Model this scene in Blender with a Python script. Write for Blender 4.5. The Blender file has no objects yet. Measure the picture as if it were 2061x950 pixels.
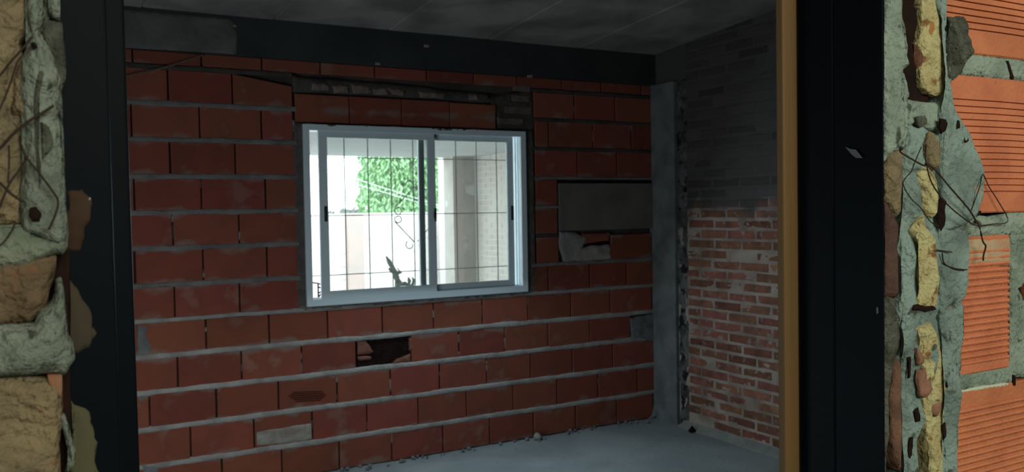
import bpy, bmesh, math, random
from mathutils import Vector, Matrix, noise
random.seed(7)
S = bpy.context.scene
COL = S.collection

# ------------------------------------------------------------------ camera
F, YAW, PIT, ROL, DC, CZ = 1758.1, .5168, -.0295, -.0164, 5.161, 1.5787
_cy, _sy, _cp, _sp = math.cos(YAW), math.sin(YAW), math.cos(PIT), math.sin(PIT)
FW = Vector((_sy*_cp, _cy*_cp, _sp)); _r0 = Vector((_cy, -_sy, 0)); _u0 = _r0.cross(FW)
RT = _r0*math.cos(ROL) + _u0*math.sin(ROL); UP = -_r0*math.sin(ROL) + _u0*math.cos(ROL)
CP = Vector((0, -DC, CZ))
cam = bpy.data.cameras.new('camera'); camo = bpy.data.objects.new('camera', cam); COL.objects.link(camo)
cam.sensor_width = 36; cam.lens = F/2061*36; cam.clip_start = .02; cam.clip_end = 200
cam.dof.use_dof = True; cam.dof.focus_distance = 1.30; cam.dof.aperture_fstop = 12.5
m = Matrix((RT, UP, -FW)).transposed().to_4x4(); m.translation = CP; camo.matrix_world = m
S.camera = camo

def at(px, py, Y):
    "world (x, z) of a traced point of the reference on the vertical plane at depth Y"
    d = FW + RT*((px-1030.5)/F) + UP*((475-py)/F)
    p = CP + d*((Y+DC)/d.y)
    return (p.x, p.z)

# ------------------------------------------------------------------ world, lights, exposure
W = bpy.data.worlds.new('world'); S.world = W; W.use_nodes = True
bg = W.node_tree.nodes['Background']
bg.inputs[0].default_value = (.80, .96, 1.0, 1); bg.inputs[1].default_value = 6.0
S.view_settings.view_transform = 'Standard'; S.view_settings.look = 'None'
S.view_settings.gamma = 1; S.view_settings.use_curve_mapping = False
S.view_settings.exposure = 0.0
S.cycles.max_bounces = 8; S.cycles.diffuse_bounces = 5; S.cycles.transparent_max_bounces = 12
S.cycles.caustics_reflective = False; S.cycles.caustics_refractive = False

def area(name, loc, tgt, sx, sy, power, col):
    l = bpy.data.lights.new(name, 'AREA'); l.shape = 'RECTANGLE'; l.size = sx; l.size_y = sy
    l.energy = power; l.color = col
    o = bpy.data.objects.new(name, l); COL.objects.link(o); o.location = loc
    o.rotation_euler = (Vector(tgt)-Vector(loc)).to_track_quat('-Z', 'Y').to_euler()
    return o
# window and hall daylight, plus an added fill lamp in an invented side opening
area('window_daylight', (2.27, -.33, 1.55), (2.27, -1.50, .72), 1.4, .6, 17, (.72, .92, 1.0))
area('hall_opening_daylight', (.75, -7.0, 2.45), (1.0, -4.4, 1.3), 1.8, .7, 68, (.98, 1.0, .84))
area('side_fill_lamp', (-1.33, -2.6, .72), (1.0, -2.2, .30), 1.3, 1.35, 31, (.80, .94, 1.0))  # unseen fill, added to brighten the room

# ------------------------------------------------------------------ materials
MATS = {}
def mat(name, col, rough=.9, spec=.25, var=0, mottle=None, mscale=6, bump=0, bscale=60, metallic=0, spots=None, sscale=25, sthr=.62, layer=None):
    """procedural material: base colour, per-object variation, large mottling, dark or pale spots, bump"""
    if name in MATS: return MATS[name]
    M = bpy.data.materials.new(name); M.use_nodes = True; N = M.node_tree.nodes; L = M.node_tree.links
    b = N['Principled BSDF']; b.inputs['Roughness'].default_value = rough
    b.inputs['Specular IOR Level'].default_value = spec; b.inputs['Metallic'].default_value = metallic
    geo = N.new('ShaderNodeNewGeometry')
    def nz(scale, det=5, dist=0):
        n = N.new('ShaderNodeTexNoise'); n.inputs['Scale'].default_value = scale
        n.inputs['Detail'].default_value = det; n.inputs['Distortion'].default_value = dist
        L.new(geo.outputs['Position'], n.inputs['Vector']); return n.outputs['Fac']
    def ramp(src, a, c):
        r = N.new('ShaderNodeMapRange'); r.inputs[1].default_value = a; r.inputs[2].default_value = c
        L.new(src, r.inputs[0]); return r.outputs[0]
    def mix(fac, A, Bc):
        x = N.new('ShaderNodeMix'); x.data_type = 'RGBA'
        if isinstance(fac, float): x.inputs[0].default_value = fac
        else: L.new(fac, x.inputs[0])
        if isinstance(A, tuple): x.inputs[6].default_value = (*A, 1)
        else: L.new(A, x.inputs[6])
        if isinstance(Bc, tuple): x.inputs[7].default_value = (*Bc, 1)
        else: L.new(Bc, x.inputs[7])
        return x.outputs[2]
    cur = col
    if mottle:
        cur = mix(ramp(nz(mscale, 5, .4), .38, .66), cur, mottle)
    if spots:
        cur = mix(ramp(nz(sscale, 4, .2), sthr, sthr+.08), cur, spots)
    if layer:   # a stain limited to a range of heights: (z0, z1, colour)
        s = N.new('ShaderNodeSeparateXYZ'); L.new(geo.outputs['Position'], s.inputs[0])
        a = N.new('ShaderNodeMath'); a.operation = 'MULTIPLY_ADD'; L.new(nz(5, 5, .5), a.inputs[0])
        a.inputs[1].default_value = .5; L.new(s.outputs['Z'], a.inputs[2])
        cur = mix(ramp(a.outputs[0], layer[0], layer[1]), cur, layer[2])
    if var:
        oi = N.new('ShaderNodeObjectInfo'); h = N.new('ShaderNodeHueSaturation')
        r = N.new('ShaderNodeMapRange'); r.inputs[3].default_value = 1-var; r.inputs[4].default_value = 1+var
        L.new(oi.outputs['Random'], r.inputs[0]); L.new(r.outputs[0], h.inputs['Value'])
        r2 = N.new('ShaderNodeMapRange'); r2.inputs[3].default_value = .5-.012*var*4; r2.inputs[4].default_value = .5+.012*var*4
        fr = N.new('ShaderNodeMath'); fr.operation = 'FRACT'; mu = N.new('ShaderNodeMath'); mu.operation = 'MULTIPLY'
        mu.inputs[1].default_value = 17.3; L.new(oi.outputs['Random'], mu.inputs[0]); L.new(mu.outputs[0], fr.inputs[0])
        L.new(fr.outputs[0], r2.inputs[0]); L.new(r2.outputs[0], h.inputs['Hue'])
        if isinstance(cur, tuple): h.inputs['Color'].default_value = (*cur, 1)
        else: L.new(cur, h.inputs['Color'])
        cur = h.outputs[0]
    if isinstance(cur, tuple): b.inputs['Base Color'].default_value = (*cur, 1)
    else: L.new(cur, b.inputs['Base Color'])
    if bump:
        bp = N.new('ShaderNodeBump'); bp.inputs['Strength'].default_value = bump; bp.inputs['Distance'].default_value = .01
        L.new(nz(bscale, 6, .1), bp.inputs['Height']); L.new(bp.outputs[0], b.inputs['Normal'])
    MATS[name] = M; return M

BR_RED = mat('hollow_brick_red', (.285, .080, .053), .88, .12, var=.16, mottle=(.23, .070, .050), mscale=5, spots=(.28, .12, .09), sscale=5, sthr=.60, bump=.15, bscale=90)
def bed_smear(M, pitch, col, w0=.040, w1=.008, amt=.75):
    T = M.node_tree; N = T.nodes; L = T.links; b = N['Principled BSDF']; src = b.inputs['Base Color'].links[0].from_socket
    g = N.new('ShaderNodeNewGeometry'); sp = N.new('ShaderNodeSeparateXYZ'); L.new(g.outputs['Position'], sp.inputs[0])
    def mth(op, a, c=None):
        n = N.new('ShaderNodeMath'); n.operation = op
        for i, v in enumerate((a, c)):
            if v is None: continue
            if isinstance(v, (int, float)): n.inputs[i].default_value = v
            else: L.new(v, n.inputs[i])
        return n.outputs[0]
    d = mth('MULTIPLY', mth('ABSOLUTE', mth('SUBTRACT', mth('FRACT', mth('ADD', mth('DIVIDE', sp.outputs['Z'], pitch), .5)), .5)), pitch)
    n = N.new('ShaderNodeTexNoise'); n.inputs['Scale'].default_value = 5.5; n.inputs['Detail'].default_value = 5; L.new(g.outputs['Position'], n.inputs['Vector'])
    d2 = mth('ADD', d, mth('MULTIPLY', mth('SUBTRACT', n.outputs['Fac'], .42), .22))
    r = N.new('ShaderNodeMapRange'); r.inputs[1].default_value = w0; r.inputs[2].default_value = w1; r.inputs[4].default_value = amt; L.new(d2, r.inputs[0])
    x = N.new('ShaderNodeMix'); x.data_type = 'RGBA'; L.new(r.outputs[0], x.inputs[0]); L.new(src, x.inputs[6]); x.inputs[7].default_value = (*col, 1); L.new(x.outputs[2], b.inputs['Base Color'])
bed_smear(BR_RED, .2, (.27, .19, .165))
MORT = mat('mortar_grey', (.38, .365, .35), .95, .1, mottle=(.27, .255, .245), mscale=7, bump=.6, bscale=70)
MORT_MD = mat('mortar_mid_grey', (.24, .225, .215), .95, .1, mottle=(.15, .14, .135), mscale=6, bump=.6, bscale=70)
MORT_DK = mat('mortar_dark', (.10, .085, .078), .95, .1, mottle=(.06, .05, .045), mscale=5, bump=.6, bscale=60)
MORT_BLUE = mat('mortar_bluish_smear', (.22, .24, .25), .95, .1, mottle=(.14, .14, .14), mscale=9, bump=.6, bscale=60)
LIME = mat('lime_smear', (.42, .40, .36), .95, .1, mottle=(.28, .22, .19), mscale=12, bump=.4, bscale=60)
BROKEN = mat('broken_brick_inside', (.045, .024, .020), .95, .05, mottle=(.018, .012, .011), mscale=20, bump=.5)
BR_COM = mat('common_brick', (.25, .105, .07), .92, .15, var=.30, mottle=(.15, .07, .05), mscale=11, spots=(.26, .20, .17), sscale=18, sthr=.6, bump=.5, bscale=70, layer=(1.74, 1.88, (.085, .074, .07)))
MORT_R = mat('pointing_mortar', (.38, .31, .265), .95, .1, mottle=(.22, .16, .13), mscale=5, bump=.5, bscale=50, layer=(1.72, 1.88, (.095, .087, .083)))
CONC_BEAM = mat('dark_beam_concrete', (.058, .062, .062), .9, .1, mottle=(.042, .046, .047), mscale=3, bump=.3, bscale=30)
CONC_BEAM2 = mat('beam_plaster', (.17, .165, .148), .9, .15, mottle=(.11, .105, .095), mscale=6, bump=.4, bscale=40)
CONC_COL = mat('column_concrete', (.20, .215, .21), .9, .15, mottle=(.13, .14, .14), mscale=7, bump=.5, bscale=45)
CEIL = mat('ceiling_concrete', (.36, .34, .32), .95, .1, mottle=(.20, .19, .18), mscale=2.6, bump=.4, bscale=20)
FLOOR = mat('floor_screed', (.30, .33, .34), .9, .2, mottle=(.23, .26, .27), mscale=2.2, spots=(.20, .21, .21), sscale=22, sthr=.64, bump=.35, bscale=30)
ALU = mat('white_aluminium', (.74, .85, .90), .35, .5)
RUBBER = mat('black_rubber', (.03, .032, .035), .5, .4)
WOODBD = mat('weathered_board', (.20, .175, .16), .9, .1, mottle=(.15, .13, .12), mscale=4, bump=.3, bscale=20)
IRON = mat('grille_iron', (.20, .19, .18), .6, .3)
WIRE = mat('rusty_wire', (.028, .017, .012), .8, .2)
# foreground
BR_FG = mat('orange_hollow_brick', (.49, .165, .080), .85, .2, var=.06, mottle=(.40, .125, .062), mscale=14, spots=(.30, .12, .07), sscale=70, sthr=.68, bump=.3, bscale=160)
BR_FG_IN = mat('brick_groove', (.20, .05, .025), .9, .1)
MO_FG = mat('foreground_mortar', (.255, .31, .255), .95, .1, mottle=(.15, .19, .155), mscale=20, spots=(.06, .068, .055), sscale=48, sthr=.61, bump=.9, bscale=130)
MO_FG2 = mat('foreground_mortar_blue', (.215, .285, .26), .95, .1, mottle=(.12, .16, .145), mscale=18, spots=(.06, .068, .055), sscale=44, sthr=.61, bump=.9, bscale=120)
MO_FG_DK = mat('foreground_mortar_dark', (.095, .10, .08), .95, .1, mottle=(.045, .045, .035), mscale=40, bump=1, bscale=120)
YEL = mat('yellow_broken_core', (.46, .42, .215), .95, .1, mottle=(.36, .29, .14), mscale=30, spots=(.20, .10, .045), sscale=48, sthr=.59, bump=1, bscale=130)
TAN = mat('tan_brick', (.23, .175, .10), .95, .1, mottle=(.15, .12, .075), mscale=34, spots=(.19, .09, .05), sscale=40, sthr=.64, bump=1, bscale=130)
CAV = mat('cavity_shade_black', (.012, .008, .007), .95, .03, mottle=(.022, .010, .008), mscale=30, bump=.5)  # near-black: shade of holes and cracks put in colour; also black rubble
FG_BACK = mat('rough_masonry_core', (.075, .058, .043), .95, .05, mottle=(.04, .03, .024), mscale=25, bump=1, bscale=80)
STEEL = mat('black_painted_steel', (.0035, .0050, .0070), .5, .03)
STEEL_L = mat('worn_steel_edge', (.10, .12, .13), .35, .6)
WOOD = mat('ochre_timber', (.34, .175, .055), .7, .25, bump=.1, bscale=60)
# stretch timber grain along z
_n = WOOD.node_tree; _g = _n.nodes.new('ShaderNodeNewGeometry'); _m = _n.nodes.new('ShaderNodeMapping'); _m.inputs['Scale'].default_value = (90, 90, 2.2)
_t = _n.nodes.new('ShaderNodeTexNoise'); _t.inputs['Scale'].default_value = 1; _c = _n.nodes.new('ShaderNodeValToRGB')
_c.color_ramp.elements[0].color = (.10, .055, .019, 1); _c.color_ramp.elements[1].color = (.16, .092, .034, 1)
_n.links.new(_g.outputs['Position'], _m.inputs[0]); _n.links.new(_m.outputs[0], _t.inputs['Vector']); _n.links.new(_t.outputs['Fac'], _c.inputs[0]); _n.links.new(_c.outputs[0], _n.nodes['Principled BSDF'].inputs['Base Color'])
# outside
SOFF = mat('soffit_render', (.52, .53, .53), .9, .1, mottle=(.46, .47, .46), mscale=1.5)
OUT_W = mat('pale_boundary_brick', (.80, .70, .68), .9, .1, var=.06, mottle=(.84, .78, .77), mscale=2)
OUT_M = mat('boundary_mortar', (.80, .75, .73), .95, .1)
OUT_P = mat('pier_brick', (.50, .37, .34), .9, .1, mottle=(.44, .36, .34), mscale=4)
OUT_C = mat('patio_column_render', (.46, .43, .40), .9, .1, mottle=(.36, .31, .28), mscale=2.0, spots=(.55, .55, .53), sscale=4, sthr=.6)
OUT_H = mat('patio_side_brick', (.55, .49, .46), .9, .1, mottle=(.62, .57, .54), mscale=1.6)
OUT_G = mat('patio_ground', (.45, .44, .42), .95, .1, mottle=(.38, .36, .34), mscale=2)
LEAF = mat('leaf_green', (.27, .46, .22), .7, .2, mottle=(.38, .56, .32), mscale=3)
BARK = mat('bark', (.12, .09, .06), .95, .1)
DARKP = mat('dry_plant', (.17, .19, .17), .9, .1)
POT = mat('clay_pot', (.30, .13, .08), .9, .1)

def glass():
    M = bpy.data.materials.new('window_glass'); M.use_nodes = True; N = M.node_tree.nodes; L = M.node_tree.links
    for n in list(N): N.remove(n)
    o = N.new('ShaderNodeOutputMaterial'); t = N.new('ShaderNodeBsdfTransparent'); t.inputs[0].default_value = (.93, .96, .95, 1)
    g = N.new('ShaderNodeBsdfGlossy'); g.inputs['Roughness'].default_value = .02
    f = N.new('ShaderNodeFresnel'); f.inputs[0].default_value = 1.45; x = N.new('ShaderNodeMixShader')
    # dust film: a little of the light is scattered
    d = N.new('ShaderNodeBsdfTranslucent'); d.inputs[0].default_value = (.8, .84, .84, 1); y = N.new('ShaderNodeMixShader'); y.inputs[0].default_value = .04
    L.new(f.outputs[0], x.inputs[0]); L.new(t.outputs[0], x.inputs[1]); L.new(g.outputs[0], x.inputs[2])
    L.new(x.outputs[0], y.inputs[1]); L.new(d.outputs[0], y.inputs[2]); L.new(y.outputs[0], o.inputs[0]); return M
GLASS = glass()

# ------------------------------------------------------------------ helpers
def link(name, me, parent=None, m=None):
    o = bpy.data.objects.new(name, me); COL.objects.link(o)
    if m and me is not None and not me.materials: me.materials.append(m)
    if parent: o.parent = parent
    return o
def fin(name, bm, m, parent=None, smooth=False):
    bmesh.ops.recalc_face_normals(bm, faces=bm.faces)
    me = bpy.data.meshes.new(name); bm.to_mesh(me); bm.free()
    if smooth:
        for p in me.polygons: p.use_smooth = True
    return link(name, me, parent, m)
def struct(o, label=None):
    o['kind'] = 'structure'
    if label: o['label'] = label
    return o
def thing(o, label, cat, group=None):
    o['label'] = label; o['category'] = cat
    if group: o['group'] = group
    return o
def empty(name, loc=(0, 0, 0)):
    o = bpy.data.objects.new(name, None); COL.objects.link(o); o.location = loc; o.empty_display_size = .1; return o
def box(bm, x0, x1, y0, y1, z0, z1, bev=0):
    vs = [bm.verts.new(p) for p in ((x0, y0, z0), (x1, y0, z0), (x1, y1, z0), (x0, y1, z0), (x0, y0, z1), (x1, y0, z1), (x1, y1, z1), (x0, y1, z1))]
    fs = [bm.faces.new([vs[i] for i in f]) for f in ((0, 3, 2, 1), (4, 5, 6, 7), (0, 1, 5, 4), (1, 2, 6, 5), (2, 3, 7, 6), (3, 0, 4, 7))]
    if bev:
        es = list({e for f in fs for e in f.edges})
        bmesh.ops.bevel(bm, geom=es, offset=bev, segments=2, affect='EDGES', profile=.6)
def boxo(name, x0, x1, y0, y1, z0, z1, m, parent=None, bev=0):
    bm = bmesh.new(); box(bm, x0, x1, y0, y1, z0, z1, bev); return fin(name, bm, m, parent)
def tube(bm, pts, r, n=6):
    pts = [Vector(p) for p in pts]; rings = []
    for i, p in enumerate(pts):
        t = (pts[min(i+1, len(pts)-1)]-pts[max(i-1, 0)]).normalized()
        a = t.cross(Vector((0, 0, 1)));  a = a if a.length > .2 else t.cross(Vector((0, 1, 0))); a.normalize(); b = t.cross(a)
        rr = r[i] if isinstance(r, (list, tuple)) else r
        rings.append([bm.verts.new(p+(a*math.cos(k*2*math.pi/n)+b*math.sin(k*2*math.pi/n))*rr) for k in range(n)])
    for A, Bq in zip(rings, rings[1:]):
        for k in range(n): bm.faces.new((A[k], A[(k+1) % n], Bq[(k+1) % n], Bq[k]))
    bm.faces.new(rings[0]); bm.faces.new(rings[-1][::-1])
def smoothpts(pts, n=5):
    P = [Vector(p) for p in pts]; out = []
    for i in range(len(P)-1):
        a, b, c, d = P[max(i-1, 0)], P[i], P[i+1], P[min(i+2, len(P)-1)]
        for k in range(n):
            t = k/n
            out.append(.5*((2*b)+(c-a)*t+(2*a-5*b+4*c-d)*t*t+(3*b-a-3*c+d)*t**3))
    out.append(P[-1]); return out
def nz(x, y, z=0): return noise.noise(Vector((x, y, z)))

def rough_poly(pts, amp, it=2):
    for _ in range(it):
        out = []
        for i, p in enumerate(pts):
            q = pts[(i+1) % len(pts)]; L = math.hypot(q[0]-p[0], q[1]-p[1])
            out.append(p); k = random.uniform(-1, 1)*amp*min(1, L/.03)
            if L > .004: out.append(((p[0]+q[0])/2-(q[1]-p[1])/max(L, 1e-6)*k, (p[1]+q[1])/2+(q[0]-p[0])/max(L, 1e-6)*k))
        pts = out; amp *= .6
    return pts
def lump(name, poly, yf, h, m, parent, r=.006, skirt=.02, res=.006, rough=.0015, edge=.0015, nscale=90, seed=0, big=0, axis='Y', tilt=0):
    """an irregular piece of mortar or brick standing h proud of the plane yf (facing the camera side), with a rounded uneven rim"""
    poly = rough_poly(poly, edge)
    bm = bmesh.new(); vs = [bm.verts.new((p[0], 0, p[1])) for p in poly]
    bm.faces.new(vs); bmesh.ops.triangulate(bm, faces=bm.faces[:], ngon_method='BEAUTY')
    for _ in range(9):
        es = [e for e in bm.edges if e.calc_length() > res]
        if not es: break
        bmesh.ops.subdivide_edges(bm, edges=es, cuts=1)
        bmesh.ops.triangulate(bm, faces=[f for f in bm.faces if len(f.verts) > 3])
        if len(bm.verts) > 9000: break
    segs = [(poly[i], poly[(i+1) % len(poly)]) for i in range(len(poly))]
    for v in bm.verts:
        x, z = v.co.x, v.co.z; d = 1e9
        for a, b in segs:
            dx, dz = b[0]-a[0], b[1]-a[1]; L2 = dx*dx+dz*dz+1e-12
            t = max(0, min(1, ((x-a[0])*dx+(z-a[1])*dz)/L2)); q = (x-a[0]-t*dx)**2+(z-a[1]-t*dz)**2
            if q < d: d = q
        d = math.sqrt(d); k = min(1, d/r); prof = math.sqrt(max(0, 1-(1-k)**2))
        n = nz(x*nscale, z*nscale, seed)*rough+nz(x*nscale*.35, z*nscale*.35, seed+5)*rough*1.6+big*nz(x*22, z*22, seed+9)
        v.co.y = yf-h*prof-n*k
    bd = [e for e in bm.edges if len(e.link_faces) == 1]
    ret = bmesh.ops.extrude_edge_only(bm, edges=bd)
    for v in ret['geom']:
        if isinstance(v, bmesh.types.BMVert): v.co.y = yf+skirt
    return fin(name, bm, m, parent, smooth=True)
def plump(name, px, Y, *a, **k): return lump(name, [at(x, y, Y) for x, y in px], Y, *a, **k)

def brick_mesh(x0, x1, z0, z1, yf=0., depth=.03, ch=.003, jit=.0012):
    j = lambda: random.uniform(-jit, jit)
    c = [(x0+j(), z0+j()), (x1+j(), z0+j()), (x1+j(), z1+j()), (x0+j(), z1+j())]; g = random.uniform(-.0015, .0015); tl = j()*.8
    bm = bmesh.new(); rings = []
    for (ins, y) in ((0, yf+depth), (0, yf+ch+g), (ch, yf+g)):
        rings.append([bm.verts.new((x+ins*sx, y+(tl*sx if y < yf+depth*.9 else 0), z+ins*sz)) for (x, z), sx, sz in zip(c, (1, -1, -1, 1), (1, 1, -1, -1))])
    for A, Bq in zip(rings, rings[1:]):
        for k in range(4): bm.faces.new((A[k], A[(k+1) % 4], Bq[(k+1) % 4], Bq[k]))
    bm.faces.new(rings[-1]); bm.faces.new(rings[0][::-1]); return bm

# ================================================================== BACK WALL (plane Y = 0)
XL, XR = -1.3, 4.17      # room extents
WX0, WX1, WZ0, WZ1 = 1.506, 3.042, 1.020, 2.113
wb = struct(empty('wall_back', (0, 0, 0)), 'red hollow brick back wall around the white window')
bm = bmesh.new()
for a in ((XL-.2, WX0+.004, .026, .16, -.1, 2.52), (WX1-.004, XR+.2, .026, .16, -.1, 2.52), (WX0, WX1, .026, .16, -.1, WZ0+.003), (WX0, WX1, .026, .16, WZ1-.003, 2.52)): box(bm, *a)
core = fin('mortar_core', bm, MORT_DK, wb)
BEDZ = {0: 2.405, 1: 2.202, 2: 2.002, 3: 1.798, 4: 1.598, 5: 1.400, 6: 1.197, 7: 1.001, 8: .803, 9: .605, 10: .402, 11: .196, 12: .006}
H = {0: [0.582, 0.939, 1.277, 1.625, 1.973, 2.324, 2.661, 2.995, 3.353, 3.693, 4.053, 4.165],
 1: [0.758, 1.105, 1.455], 101: [3.121, 3.457, 3.812, 4.155],
 2: [0.566, 0.92, 1.267, 1.455], 102: [3.125, 3.242, 3.612, 3.958, 4.161],
 3: [0.759, 1.112, 1.461], 103: [3.126, 3.475, 3.824, 4.163],
 4: [0.57, 0.921, 1.28, 1.465], 104: [3.126, 3.309],
 5: [0.762, 1.124, 1.463], 105: [3.123, 3.306],
 6: [0.562, 0.92, 1.279, 1.463], 106: [3.128, 3.310], 206: [3.756, 4.14],
 7: [0.762, 1.117, 1.469], 107: [3.09, 3.22, 3.569, 3.897, 4.142],
 8: [0.57, 0.924, 1.281, 1.635, 1.988, 2.34, 2.696, 3.048, 3.404, 3.745, 4.13],
 9: [0.767, 1.118, 1.468, 1.811, 2.179, 2.519, 2.864, 3.211, 3.562, 3.93],
 10: [0.614, 0.972, 1.327, 1.685, 2.033, 2.374, 2.722, 3.064, 3.409, 3.765, 4.147],
 11: [0.47, 0.825, 1.179, 1.525, 1.873, 2.219, 2.565, 2.922, 3.276, 3.629, 3.985, 4.149],
 12: [0.64, 0.992, 1.338, 1.689, 2.034, 2.391, 2.737, 3.081, 3.432, 3.791, 4.132]}
JM = mat('window_joint_mortar', (.135, .12, .11), .95, .1, mottle=(.09, .08, .075), mscale=10, bump=.6, bscale=60)
def filler(x, z0, z1, w):
    n = random.choice((1, 2, 2)); 
    for _ in range(n):
        a = random.uniform(z0, z1-.04); b = min(z1, a+random.uniform(.03, .09))
        pl = [(x-w, a), (x+w, a+.004), (x+w*.9, b), (x-w, b-.006)]
        lump('mortar_lump', pl, .011, .006, random.choice((MORT, JM)), wb, r=.004, res=.012, edge=.002, skirt=.02, seed=x*3+a)
for key in H:
    k = key % 100; xs = list(H[key])
    if key < 100:
        while xs[0] > XL+.1: xs.insert(0, xs[0]-.351+random.uniform(-.006, .006))
        xs[0] = max(xs[0], XL)
    zt = (BEDZ[k-1] if k else 2.488)-(.011 if k else .0); zb = BEDZ[k]+(.011 if k < 12 else .0)
    if k == 0: zb = 2.418
    if k == 1: zt = 2.388
    for i, (a, b) in enumerate(zip(xs, xs[1:])):
        if k == 9 and i == len(xs)-1-6+0 and False: pass
        g = random.uniform(.0035, .0062)
        if k == 9 and abs(a-1.811) < .01: continue          # the broken brick, built below
        bm = brick_mesh(a+g, b-g, zb, zt, 0, .03)
        if k == 1 and key == 1 and abs(b-1.455) < .01:       # top corner knocked off
            for v in bm.verts:
                if v.co.x > b-.02 and v.co.z > zt-.01: v.co.z -= .055
        fin('brick', bm, BR_RED, wb)
        if random.random() < .36 and k > 0: filler(b, zb, zt, g+.002)
# course over the window (lower than its neighbours)
for a, b in ((1.466, 1.798), (1.804, 2.143), (2.149, 2.480), (2.4845, 2.822)):
    fin('brick', brick_mesh(a, b, 2.126, 2.292-.006*(a > 2.4), .0, .03), BR_RED, wb)
# small common bricks right of it
SB = [((1030, 190), (1066, 206)), ((1016, 213), (1071, 229)), ((1002, 236), (1054, 251)), ((1036, 170), (1068, 185))]
for p, q in SB:
    a, zt = at(*p, 0); b, zb = at(*q, 0)
    fin('brick', brick_mesh(a, b, zb, zt, -.001, .03, .004, .004), mat('greyed_small_brick', (.20, .155, .14), .95, .1, mottle=(.13, .09, .08), mscale=14, bump=.5), wb)
# chips of brick in the rubble filling over the window
for pl in ([(626, 165), (660, 169), (663, 182), (628, 182)], [(706, 168), (742, 173), (747, 187), (712, 188)], [(778, 176), (816, 180), (812, 194), (790, 190)],
           [(842, 183), (893, 187), (892, 198), (846, 196)], [(944, 189), (960, 190), (963, 202), (943, 202)], [(668, 172), (700, 172), (702, 188), (672, 188)], [(750, 178), (776, 176), (782, 190), (752, 190)]):
    plump('brick_chip', pl, .004, .006, mat('pale_chip', (.27, .20, .175), .95, .1, mottle=(.17, .12, .10), mscale=20, bump=.5), wb, r=.008, res=.016, edge=.004)
plump('mortar_lump', [(588, 150), (640, 158), (700, 162), (820, 172), (900, 182), (1000, 192), (1070, 178), (1074, 262), (1002, 258), (1000, 207), (900, 202), (800, 196), (700, 190), (600, 186), (588, 185)], .010, .006, MORT_DK, wb, r=.02, res=.04, edge=.006, big=.006)
# bed joints: one uneven strip of mortar per course
def bed(k, x0, x1, z, w=.0145, m=MORT, proud=.0020):
    n = max(2, int((x1-x0)/.022)); bm = bmesh.new(); prev = None
    for i in range(n+1):
        x = x0+(x1-x0)*i/n
        up = w*(1+.38*nz(x*6, k*7.7)+.25*nz(x*23, k*3.1)); dn = w*(1+.42*nz(x*5, k*5.3+40)+.25*nz(x*26, k*9.1+60))
        c = z+.003*nz(x*2.3, k*4.4)
        pr = proud+.0016*nz(x*14, k*2.2)
        ring = [bm.verts.new((x, y, zz)) for y, zz in ((.02, c+up), (-.0008, c+up*.93), (-pr, c+up*.45), (-pr*1.15, c-dn*.3), (-.0008, c-dn*.95), (.02, c-dn))]
        if prev:
            for j in range(5): bm.faces.new((prev[j], prev[j+1], ring[j+1], ring[j]))
        prev = ring
    return fin('mortar_bed', bm, m, wb, smooth=True)
bed(0, XL, 1.45, BEDZ[0]-.003, .013, MORT_DK, .001); bed(0, 3.1, 4.16, BEDZ[0]-.003, .012, MORT_DK, .001)
for k in (1, 2, 3, 4, 5, 6):  # mortar painted paler low down, darker high and right, after the light falloff
    bed(k, XL, 1.47, BEDZ[k], .0145, MORT_MD)
for k in (1, 2, 3): bed(k, 3.115, 4.165, BEDZ[k], .012, MORT_MD if k == 3 else MORT_DK)
bed(4, 3.12, 3.31, BEDZ[4], .011, MORT_MD); bed(5, 3.12, 3.31, BEDZ[5], .010, MORT_DK); bed(6, 3.08, 4.16, BEDZ[6], .0125, MORT_MD)
bed(7, XL, XR-.01, BEDZ[7], .0125, MORT)
for k in (8, 9, 10, 11): bed(k, XL, XR-.01, BEDZ[k], .0165, mat('mortar_light_grey', (.46, .44, .42), .95, .1, mottle=(.30, .28, .27), mscale=7, bump=.6, bscale=70))
# mortar packed round the window frame
lump('mortar_lump', [(1.448, 1.0), (1.512, .995), (1.512, 2.125), (1.455, 2.125)], .006, .006, JM, wb, r=.01, res=.03, edge=.004)
lump('mortar_lump', [(3.036, 1.0), (3.112, 1.0), (3.118, 1.4), (3.110, 2.0), (3.115, 2.13), (3.036, 2.13)], .006, .006, JM, wb, r=.01, res=.03, edge=.005)
lump('mortar_lump', [(1.45, .992), (3.10, .992), (3.10, 1.022), (1.45, 1.027)], .004, .006, mat('sill_joint_mortar', (.20, .18, .165), .95, .1, mottle=(.12, .10, .09), mscale=8, bump=.6), wb, r=.008, res=.03, edge=.004)
for xa, xb, dz in ((1.62, 1.72, .010), (1.86, 1.93, .007), (2.06, 2.12, .008), (2.33, 2.50, .012), (2.42, 2.60, .010), (2.62, 2.70, .006), (2.88, 2.95, .010), (1.53, 1.58, .006)):
    lump('mortar_smear', [(xa, 2.116), (xb, 2.117), (xb-.02, 2.112-dz), ((xa+xb)/2, 2.109-dz), (xa+.015, 2.113-dz*.6)], -.020, .002, MORT_DK if dz > .008 else LIME, wb, r=.004, res=.012, skirt=.004)
# plaster smears at the left and right ends
for px, mm in (([(276, 650), (300, 652), (296, 672), (306, 700), (300, 716), (277, 718)], MORT_BLUE), ([(278, 787), (302, 790), (298, 812), (278, 816)], MORT_BLUE), ([(284, 928), (318, 934), (330, 952), (284, 960)], MORT_BLUE),
               ([(1266, 640), (1290, 636), (1322, 632), (1322, 685), (1300, 690), (1270, 682)], MORT_BLUE),
               ([(1126, 466), (1160, 468), (1185, 478), (1172, 500), (1160, 525), (1135, 528), (1126, 500)], MORT),
               ([(1152, 500), (1190, 494), (1228, 492), (1230, 522), (1180, 527), (1150, 524)], LIME)):
    plump('mortar_smear', px, .004, .007, mm, wb, r=.02, res=.03, edge=.008, rough=.001)
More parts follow.
